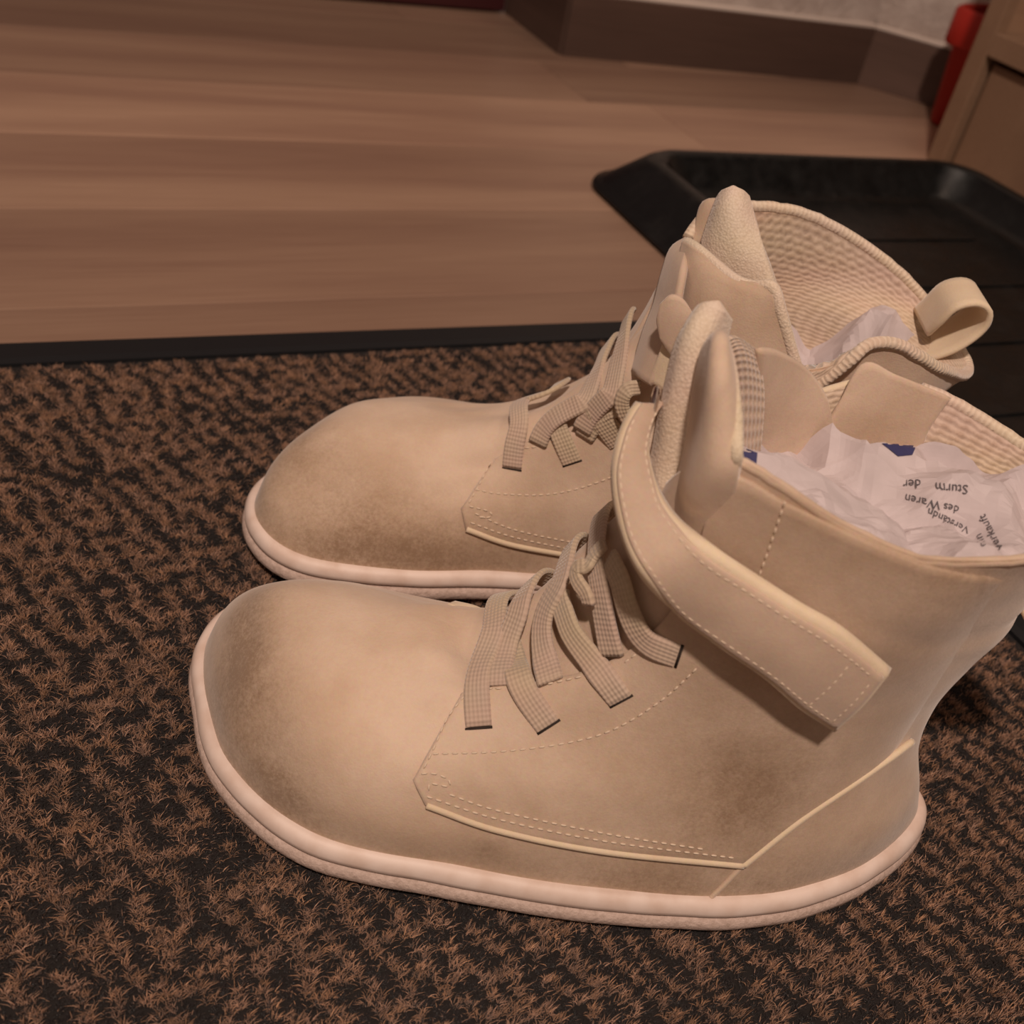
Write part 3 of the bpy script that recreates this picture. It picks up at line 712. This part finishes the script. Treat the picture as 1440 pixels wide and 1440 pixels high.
def pile():
    p = .0027; x0, x1, y0, y1 = -.574, -.014, -.499, -.002
    nx = int((x1 - x0) / p); ny = int((y1 - y0) / p)
    gx, gy = np.meshgrid(x0 + p * np.arange(nx), y0 + p * np.arange(ny)); gx = gx.ravel() + rng.uniform(-.0008, .0008, gx.size); gy = gy.ravel() + rng.uniform(-.0008, .0008, gy.size)
    # world
    cr, sr = math.cos(MAT_ROT), math.sin(MAT_ROT)
    wx = .393 + gx * cr - gy * sr; wy = .5325 + gx * sr + gy * cr
    # keep what the photo shows plus a margin
    P = np.stack([wx, wy, np.zeros_like(wx)], 1) - EYE; q = P @ R
    px = 720 + F_PX * q[:, 0] / q[:, 2]; py = 720 + F_PX * q[:, 1] / q[:, 2]
    keep = np.ones(len(wx), bool)
    def under(bt, OUTL):
        r = np.stack([wx, wy], 1) - bt.H0[:2]; s_ = r @ bt.a[:2]; w_ = r @ bt.m[:2]
        o = crom(np.array([(a, b) for a, b in OUTL]), 80, True); c = np.array([.13, 0]); ins = np.zeros(len(s_), bool); j = len(o) - 1
        for i in range(len(o)):
            a, b = o[i], o[j]
            with np.errstate(divide='ignore', invalid='ignore'):
                cnd = ((a[1] > w_) != (b[1] > w_)) & (s_ < (b[0] - a[0]) * (w_ - a[1]) / (b[1] - a[1] + 1e-12) + a[0])
            ins ^= cnd; j = i
        return ins
    def grow(L, e):
        a = np.array([(p[0], p[1]) for p in L]); c = np.array([.13, 0.]); T = np.roll(a, -1, 0) - np.roll(a, 1, 0); nn = np.stack([T[:, 1], -T[:, 0]], 1); nn /= np.linalg.norm(nn, axis=1, keepdims=True)
        if np.sum(nn * (a - c)) < 0: nn = -nn
        return a + nn * e
    deep = under(near, grow(OUT, -.012)) | under(far, grow(FOUT, -.012)); flat = under(near, grow(OUT, .0055)) | under(far, grow(FOUT, .0055))
    keep &= ~deep; flat = flat[keep]
    gx, gy = gx[keep], gy[keep]; n = len(gx)
    nz1 = np.array([noise.noise(Vector((a * 60, b * 60, 0))) for a, b in zip(gx, gy)])
    nz2 = np.array([noise.noise(Vector((a * 170, b * 170, 5))) for a, b in zip(gx, gy)])
    # yarn cells: brown and dark columns that step sideways every few rows
    cxp, cyp = .0052, .0045
    row = np.floor(gy / cyp + nz1 * .25); sh = row * .30 + nz1 * 1.1
    col_ = np.floor(gx / cxp + sh); h_ = np.sin(col_ * 127.1 + row * 311.7) * 43758.5453; h_ = h_ - np.floor(h_)
    br = np.where(np.mod(col_, 2) == 0, h_ > .08, h_ < .16)
    ccx = (col_ + .5 - sh) * cxp; ccy = (row + .5) * cyp - nz1 * .25 * cyp
    gx = gx + (ccx - gx) * .22; gy = gy + (ccy - gy) * .22
    dc = np.hypot((gx - ccx) / cxp, (gy - ccy) / cyp)
    K = 24
    dcr = np.repeat(dc, K); hx = np.repeat(gx, K); hy = np.repeat(gy, K); bb = np.repeat(br, K); m = n * K
    ang = rng.uniform(0, 2 * np.pi, m); rad = .0012 * np.sqrt(rng.uniform(0, 1, m))
    bx = hx + rad * np.cos(ang); by = hy + rad * np.sin(ang)
    ht = np.where(bb, .0056 - 420 * rad ** 2 + rng.normal(0, .00045, m), .0046 - 420 * rad ** 2 + rng.normal(0, .00045, m))
    ht = ht - .0022 * dcr
    ht = np.where(np.repeat(flat, K), np.minimum(ht, .0052), np.minimum(ht, .0062)); lean = rng.uniform(.0004, .0032, m); la = ang + rng.normal(0, 1.3, m)
    tx = bx + lean * (np.cos(la) * 1.1 + .25 * np.sign(rng.random(m) - .4)); ty = by + lean * np.sin(la) * .6
    wdt = rng.uniform(.00008, .00016, m); wa = rng.uniform(0, 2 * np.pi, m); sx = wdt * np.cos(wa); sy = wdt * np.sin(wa)
    z0 = np.full(m, .0018); zm = z0 + (ht - .0018) * .62
    mx_ = bx + (tx - bx) * .35; my_ = by + (ty - by) * .35
    V = np.stack([np.stack([bx - sx, by - sy, z0], 1), np.stack([bx + sx, by + sy, z0], 1), np.stack([mx_ + sx, my_ + sy, zm], 1), np.stack([mx_ - sx, my_ - sy, zm], 1), np.stack([tx, ty, ht], 1)], 1).reshape(-1, 3)
    base = np.arange(m) * 5
    loops = np.stack([base, base + 1, base + 2, base + 3, base + 3, base + 2, base + 4], 1).ravel()
    me = bpy.data.meshes.new('carpet_pile'); me.vertices.add(m * 5); me.vertices.foreach_set('co', V.astype(np.float32).ravel())
    me.loops.add(len(loops)); me.loops.foreach_set('vertex_index', loops.astype(np.int32))
    me.polygons.add(m * 2); ls = np.stack([np.arange(m) * 7, np.arange(m) * 7 + 4], 1).ravel()
    me.polygons.foreach_set('loop_start', ls.astype(np.int32))
    me.update(calc_edges=True); me.shade_smooth()
    tint = rng.uniform(.7, 1.3, n).repeat(K) * rng.uniform(.75, 1.25, m); warm = rng.uniform(-.15, .15, n).repeat(K)
    colb = np.stack([.40 * tint, .232 * tint * (1 - warm * .3), .150 * tint * (1 - warm)], 1); cold = np.stack([.024 * tint, .018 * tint, .018 * tint], 1)
    mixn = rng.random(m) < .10
    col = np.where((bb ^ mixn)[:, None], colb, cold); col4 = np.ones((m, 5, 4), np.float32); col4[:, :, :3] = col[:, None, :]
    at = me.color_attributes.new('col', 'FLOAT_COLOR', 'POINT'); at.data.foreach_set('color', col4.ravel())
    mm, t, b = mat('pile_fibre', (.1, .1, .1), .85, Sheen_Weight=.15, Specular_IOR_Level=.25)
    a = N(t, 'ShaderNodeAttribute', attribute_name='col'); t.links.new(a.outputs['Color'], b.inputs['Base Color'])
    me.materials.append(mm)
    o = bpy.data.objects.new('carpet_pile', me); C.objects.link(o); o.parent = matroot; o['kind'] = 'stuff'
pile()

# ------------------------------------------------------------------ floor of laminate planks
def wood(name, c0, c1, c2, seed=0., rough=.38, scale=1.):
    m, t, b = mat(name, c0, rough, Specular_IOR_Level=.4)
    inf = N(t, 'ShaderNodeObjectInfo'); co = texco(t)
    mp = N(t, 'ShaderNodeMapping'); t.links.new(co, mp.inputs[0]); mp.inputs['Scale'].default_value = (1.2 * scale, 14 * scale, 14 * scale)
    off = N(t, 'ShaderNodeCombineXYZ'); t.links.new(math_n(t, 'MULTIPLY', inf.outputs['Random'], 37.), off.inputs[0]); t.links.new(math_n(t, 'MULTIPLY', inf.outputs['Random'], 91.), off.inputs[1])
    t.links.new(off.outputs[0], mp.inputs['Location'])
    n1 = noise_n(t, 1.1, 5, mp.outputs[0], .55)
    n1.inputs['Distortion'].default_value = .6
    mp2 = N(t, 'ShaderNodeMapping'); t.links.new(co, mp2.inputs[0]); mp2.inputs['Scale'].default_value = (6, 160, 160)
    n2 = noise_n(t, 2., 4, mp2.outputs[0], .6)
    r = ramp(t, n1.outputs[0], [(.15, c2), (.42, c1), (.66, c0), (.95, c1)])
    col = mixc(t, .28, r.outputs[0], n2.outputs[0], 'SOFT_LIGHT')
    hv = N(t, 'ShaderNodeHueSaturation'); t.links.new(col, hv.inputs['Color'])
    t.links.new(math_n(t, 'ADD', math_n(t, 'MULTIPLY', inf.outputs['Random'], .5), .74), hv.inputs['Value'])
    t.links.new(hv.outputs[0], b.inputs['Base Color'])
    bump(t, b, n2.outputs[0], .08, .0005); return m
M_WOOD = wood('laminate', (.40, .255, .178), (.32, .195, .138), (.245, .142, .105))
floor = box('floor', (-3.2, -2.2, FLOOR_Z - .02), (2.6, 1.9, FLOOR_Z - .0075), M_BACK, kind='structure')
PW = .1345; th = math.radians(3.9)
proot = np.array([-.044, .709])
meshes = {}
for k in range(-9, 8):
    yy = k * PW; segs = []; x = -2.4 + (k * .47) % 1.1; e0 = -2.4
    brk = {0: [.62], -1: [.9], -2: [.7], 1: [.63], 2: [.56, -.9], 3: [.68], 4: [.45]}.get(k, [((k * .53) % 1.2) - .3])
    xs = [-1.6] + sorted(brk) + [2.0]
    for a, bq in zip(xs[:-1], xs[1:]):
        c = ((a + bq) / 2); key = round(bq - a, 3)
        if key not in meshes:
            o = box('plank', (-key / 2 + .0004, .0003, -.0075), (key / 2 - .0004, PW - .0003, 0), M_WOOD, None, .0008); meshes[key] = o.data
        else: o = bpy.data.objects.new('plank', meshes[key]); C.objects.link(o)
        o.parent = floor
        p = proot + np.array([math.cos(th), math.sin(th)]) * c + np.array([-math.sin(th), math.cos(th)]) * yy
        o.location = (p[0], p[1], FLOOR_Z); o.rotation_euler = (0, 0, th)

# ------------------------------------------------------------------ walls, baseboards, door
M_PLAS, t, b = mat('rough_plaster', (.60, .52, .47), .95)
n = noise_n(t, 22, 8, texco(t), .65); t.links.new(ramp(t, n.outputs[0], [(.3, (.42, .34, .30)), (.62, (.62, .54, .49))]).outputs[0], b.inputs['Base Color']); bump(t, b, n.outputs[0], .9, .01)
M_BASE = wood('baseboard_wood', (.125, .075, .058), (.095, .057, .044), (.07, .042, .034), rough=.5)
M_CAULK, _, _ = mat('caulk', (.72, .62, .55), .8)
M_DOOR, t, b = mat('dark_red_door', (.05, .008, .010), .5)
n = noise_n(t, 30, 3, texco(t)); bump(t, b, n.outputs[0], .1, .002)
def wall(name, bname, tname, A, B, thick=.1, H=2.3):
    A = np.array(A); B = np.array(B); d = nz(B - A); n_ = np.array([-d[1], d[0]])       # n_ points into the wall
    L = np.linalg.norm(B - A); rz = math.atan2(d[1], d[0])
    o = box(name, (-.04 if name == 'wall_right' else 0, .008, 0), (L, thick, H), M_PLAS, kind='structure'); o.location = (A[0], A[1], FLOOR_Z); o.rotation_euler = (0, 0, rz)
    s_ = box(bname, (0, -.004, 0), (L, .008, .066), M_BASE, None, .001, kind='structure'); s_.location = o.location; s_.rotation_euler = (0, 0, rz)
    c_ = box(tname, (0, -.001, .066), (L, .008, .0705), M_CAULK, None, .001, kind='structure'); c_.location = o.location; c_.rotation_euler = (0, 0, rz)
A0 = (.530, 1.181); A1 = (.942, 1.176); A2 = (1.47, .60)
wall('wall_back', 'baseboard_back', 'trim_1', A0, A1)
wall('wall_right', 'baseboard_right', 'trim_2', A1, A2)
wall('wall_left', 'baseboard_left', 'trim_3', (.522, 1.352), (.530, 1.181))
dr = box('door_1', (-2.4, 0, .002), (0, .04, 2.0), M_DOOR, None, .003, kind='structure'); dr.location = (.516, 1.344, FLOOR_Z); dr.rotation_euler = (0, 0, .09)

# ------------------------------------------------------------------ cabinet on the right
M_CAB = wood('cabinet_wood', (.36, .225, .145), (.31, .19, .12), (.27, .16, .105), rough=.5, scale=.5)
cab = empty('shoe_cabinet', (.850, .908, FLOOR_Z), math.radians(2.9)); tag(cab, 'light wood shoe cabinet with open shelf at the right behind the tray', 'cabinet')
box('side_panel', (.014, -.020, 0), (.40, 0, .80), M_CAB, cab, .001)
box('frame_post', (0, -.022, 0), (.014, 0, .80), M_CAB, cab, .001)
box('side_panel', (.0, -.92, 0), (.40, -.90, .80), M_CAB, cab, .001)
box('back_panel', (.388, -.90, 0), (.40, -.020, .80), M_CAB, cab, .001)
box('shelf', (.0, -.90, .112), (.388, -.022, .134), M_CAB, cab, .0012)
box('top_board', (-.01, -.93, .80), (.41, .01, .82), M_CAB, cab, .002)
box('door', (.010, -.895, .004), (.024, -.026, .106), M_CAB, cab, .002)
M_RED, t, b = mat('red_plastic', (.42, .018, .010), .55)
red = empty('red_bin', (1.0, 1.012, FLOOR_Z), math.radians(20)); tag(red, 'bright red bin half hidden behind the wooden cabinet post', 'bin')
def bin_():
    V = []; F = []
    pr = [(.040, 0), (.044, .003), (.047, .086), (.058, .087), (.060, .090), (.060, .124), (.057, .127), (.053, .124), (.045, .008)]
    for j, (r_, z) in enumerate(pr):
        for i in range(24):
            a = 2 * math.pi * i / 24; c_, s_ = math.cos(a), math.sin(a); e = .45
            V.append((r_ * math.copysign(abs(c_) ** e, c_), r_ * math.copysign(abs(s_) ** e, s_), z))
    for j in range(8):
        for i in range(24): F.append((j * 24 + i, j * 24 + (i + 1) % 24, j * 24 + 24 + (i + 1) % 24, j * 24 + 24 + i))
    F.append(tuple(range(23, -1, -1))); F.append(tuple(192 + i for i in range(24)))
    o = mk('bin_body', V, F, M_RED, red)
bin_()

# ------------------------------------------------------------------ black boot tray
M_TRAY, t, b = mat('tray_plastic', (.008, .009, .010), .30, Specular_IOR_Level=.5)
n = noise_n(t, 60, 5, texco(t), .7); t.links.new(ramp(t, n.outputs[0], [(.3, (.24, .24, .24)), (.7, (.5, .5, .5))]).outputs[0], b.inputs['Roughness'])
n = noise_n(t, 25, 6, texco(t), .75); t.links.new(ramp(t, n.outputs[0], [(.5, (.004, .005, .0055)), (.8, (.016, .016, .016))]).outputs[0], b.inputs['Base Color'])
bump(t, b, noise_n(t, 14, 2, texco(t)).outputs[0], .10, .01)
def tray():
    x0, x1, y0, y1 = .458, .808, .07, .789; cx, cy = (x0 + x1) / 2, (y0 + y1) / 2
    root = empty('boot_tray', (cx, cy, FLOOR_Z), math.radians(2.9)); tag(root, 'large black plastic boot tray with raised rim beside the mat', 'tray')
    def loop(off, z, r):
        hx, hy = (x1 - x0) / 2 + off, (y1 - y0) / 2 + off; P = []
        for (sx, sy, a0) in ((1, 1, 0), (-1, 1, 90), (-1, -1, 180), (1, -1, 270)):
            for k in range(13):
                a = math.radians(a0 + k * 7.5); P.append((sx * (hx - r) + r * math.cos(a), sy * (hy - r) + r * math.sin(a), z))
        return P
    def ring(name, prof, cap=False):
        G = np.array([loop(o, z, r) for o, z, r in prof]); V, F = grid(G, True); n_ = G.shape[1]
        if cap: F.append(tuple(len(V) - n_ + i for i in range(n_)))
        return fix_normals(mk(name, V, F, M_TRAY, root))
    ring('tray_rim', [(.038, .0012, .046), (.040, .0025, .048), (.039, .0045, .047), (.034, .006, .044), (.031, .009, .042), (.010, .032, .040), (.005, .0352, .038), (.0, .036, .036), (-.004, .0352, .034), (-.006, .033, .032)])
    ring('tray_pan', [(-.0058, .033, .032), (-.018, .012, .030), (-.022, .0085, .028), (-.028, .0065, .026), (-.034, .006, .024), (-.05, .006, .02)], True)
    for k in range(7):
        yy = -.26 + k * .085
        box('rib', (-.11, yy, .0055), (.11, yy + .004, .0076), M_TRAY, root, .0008)
tray()
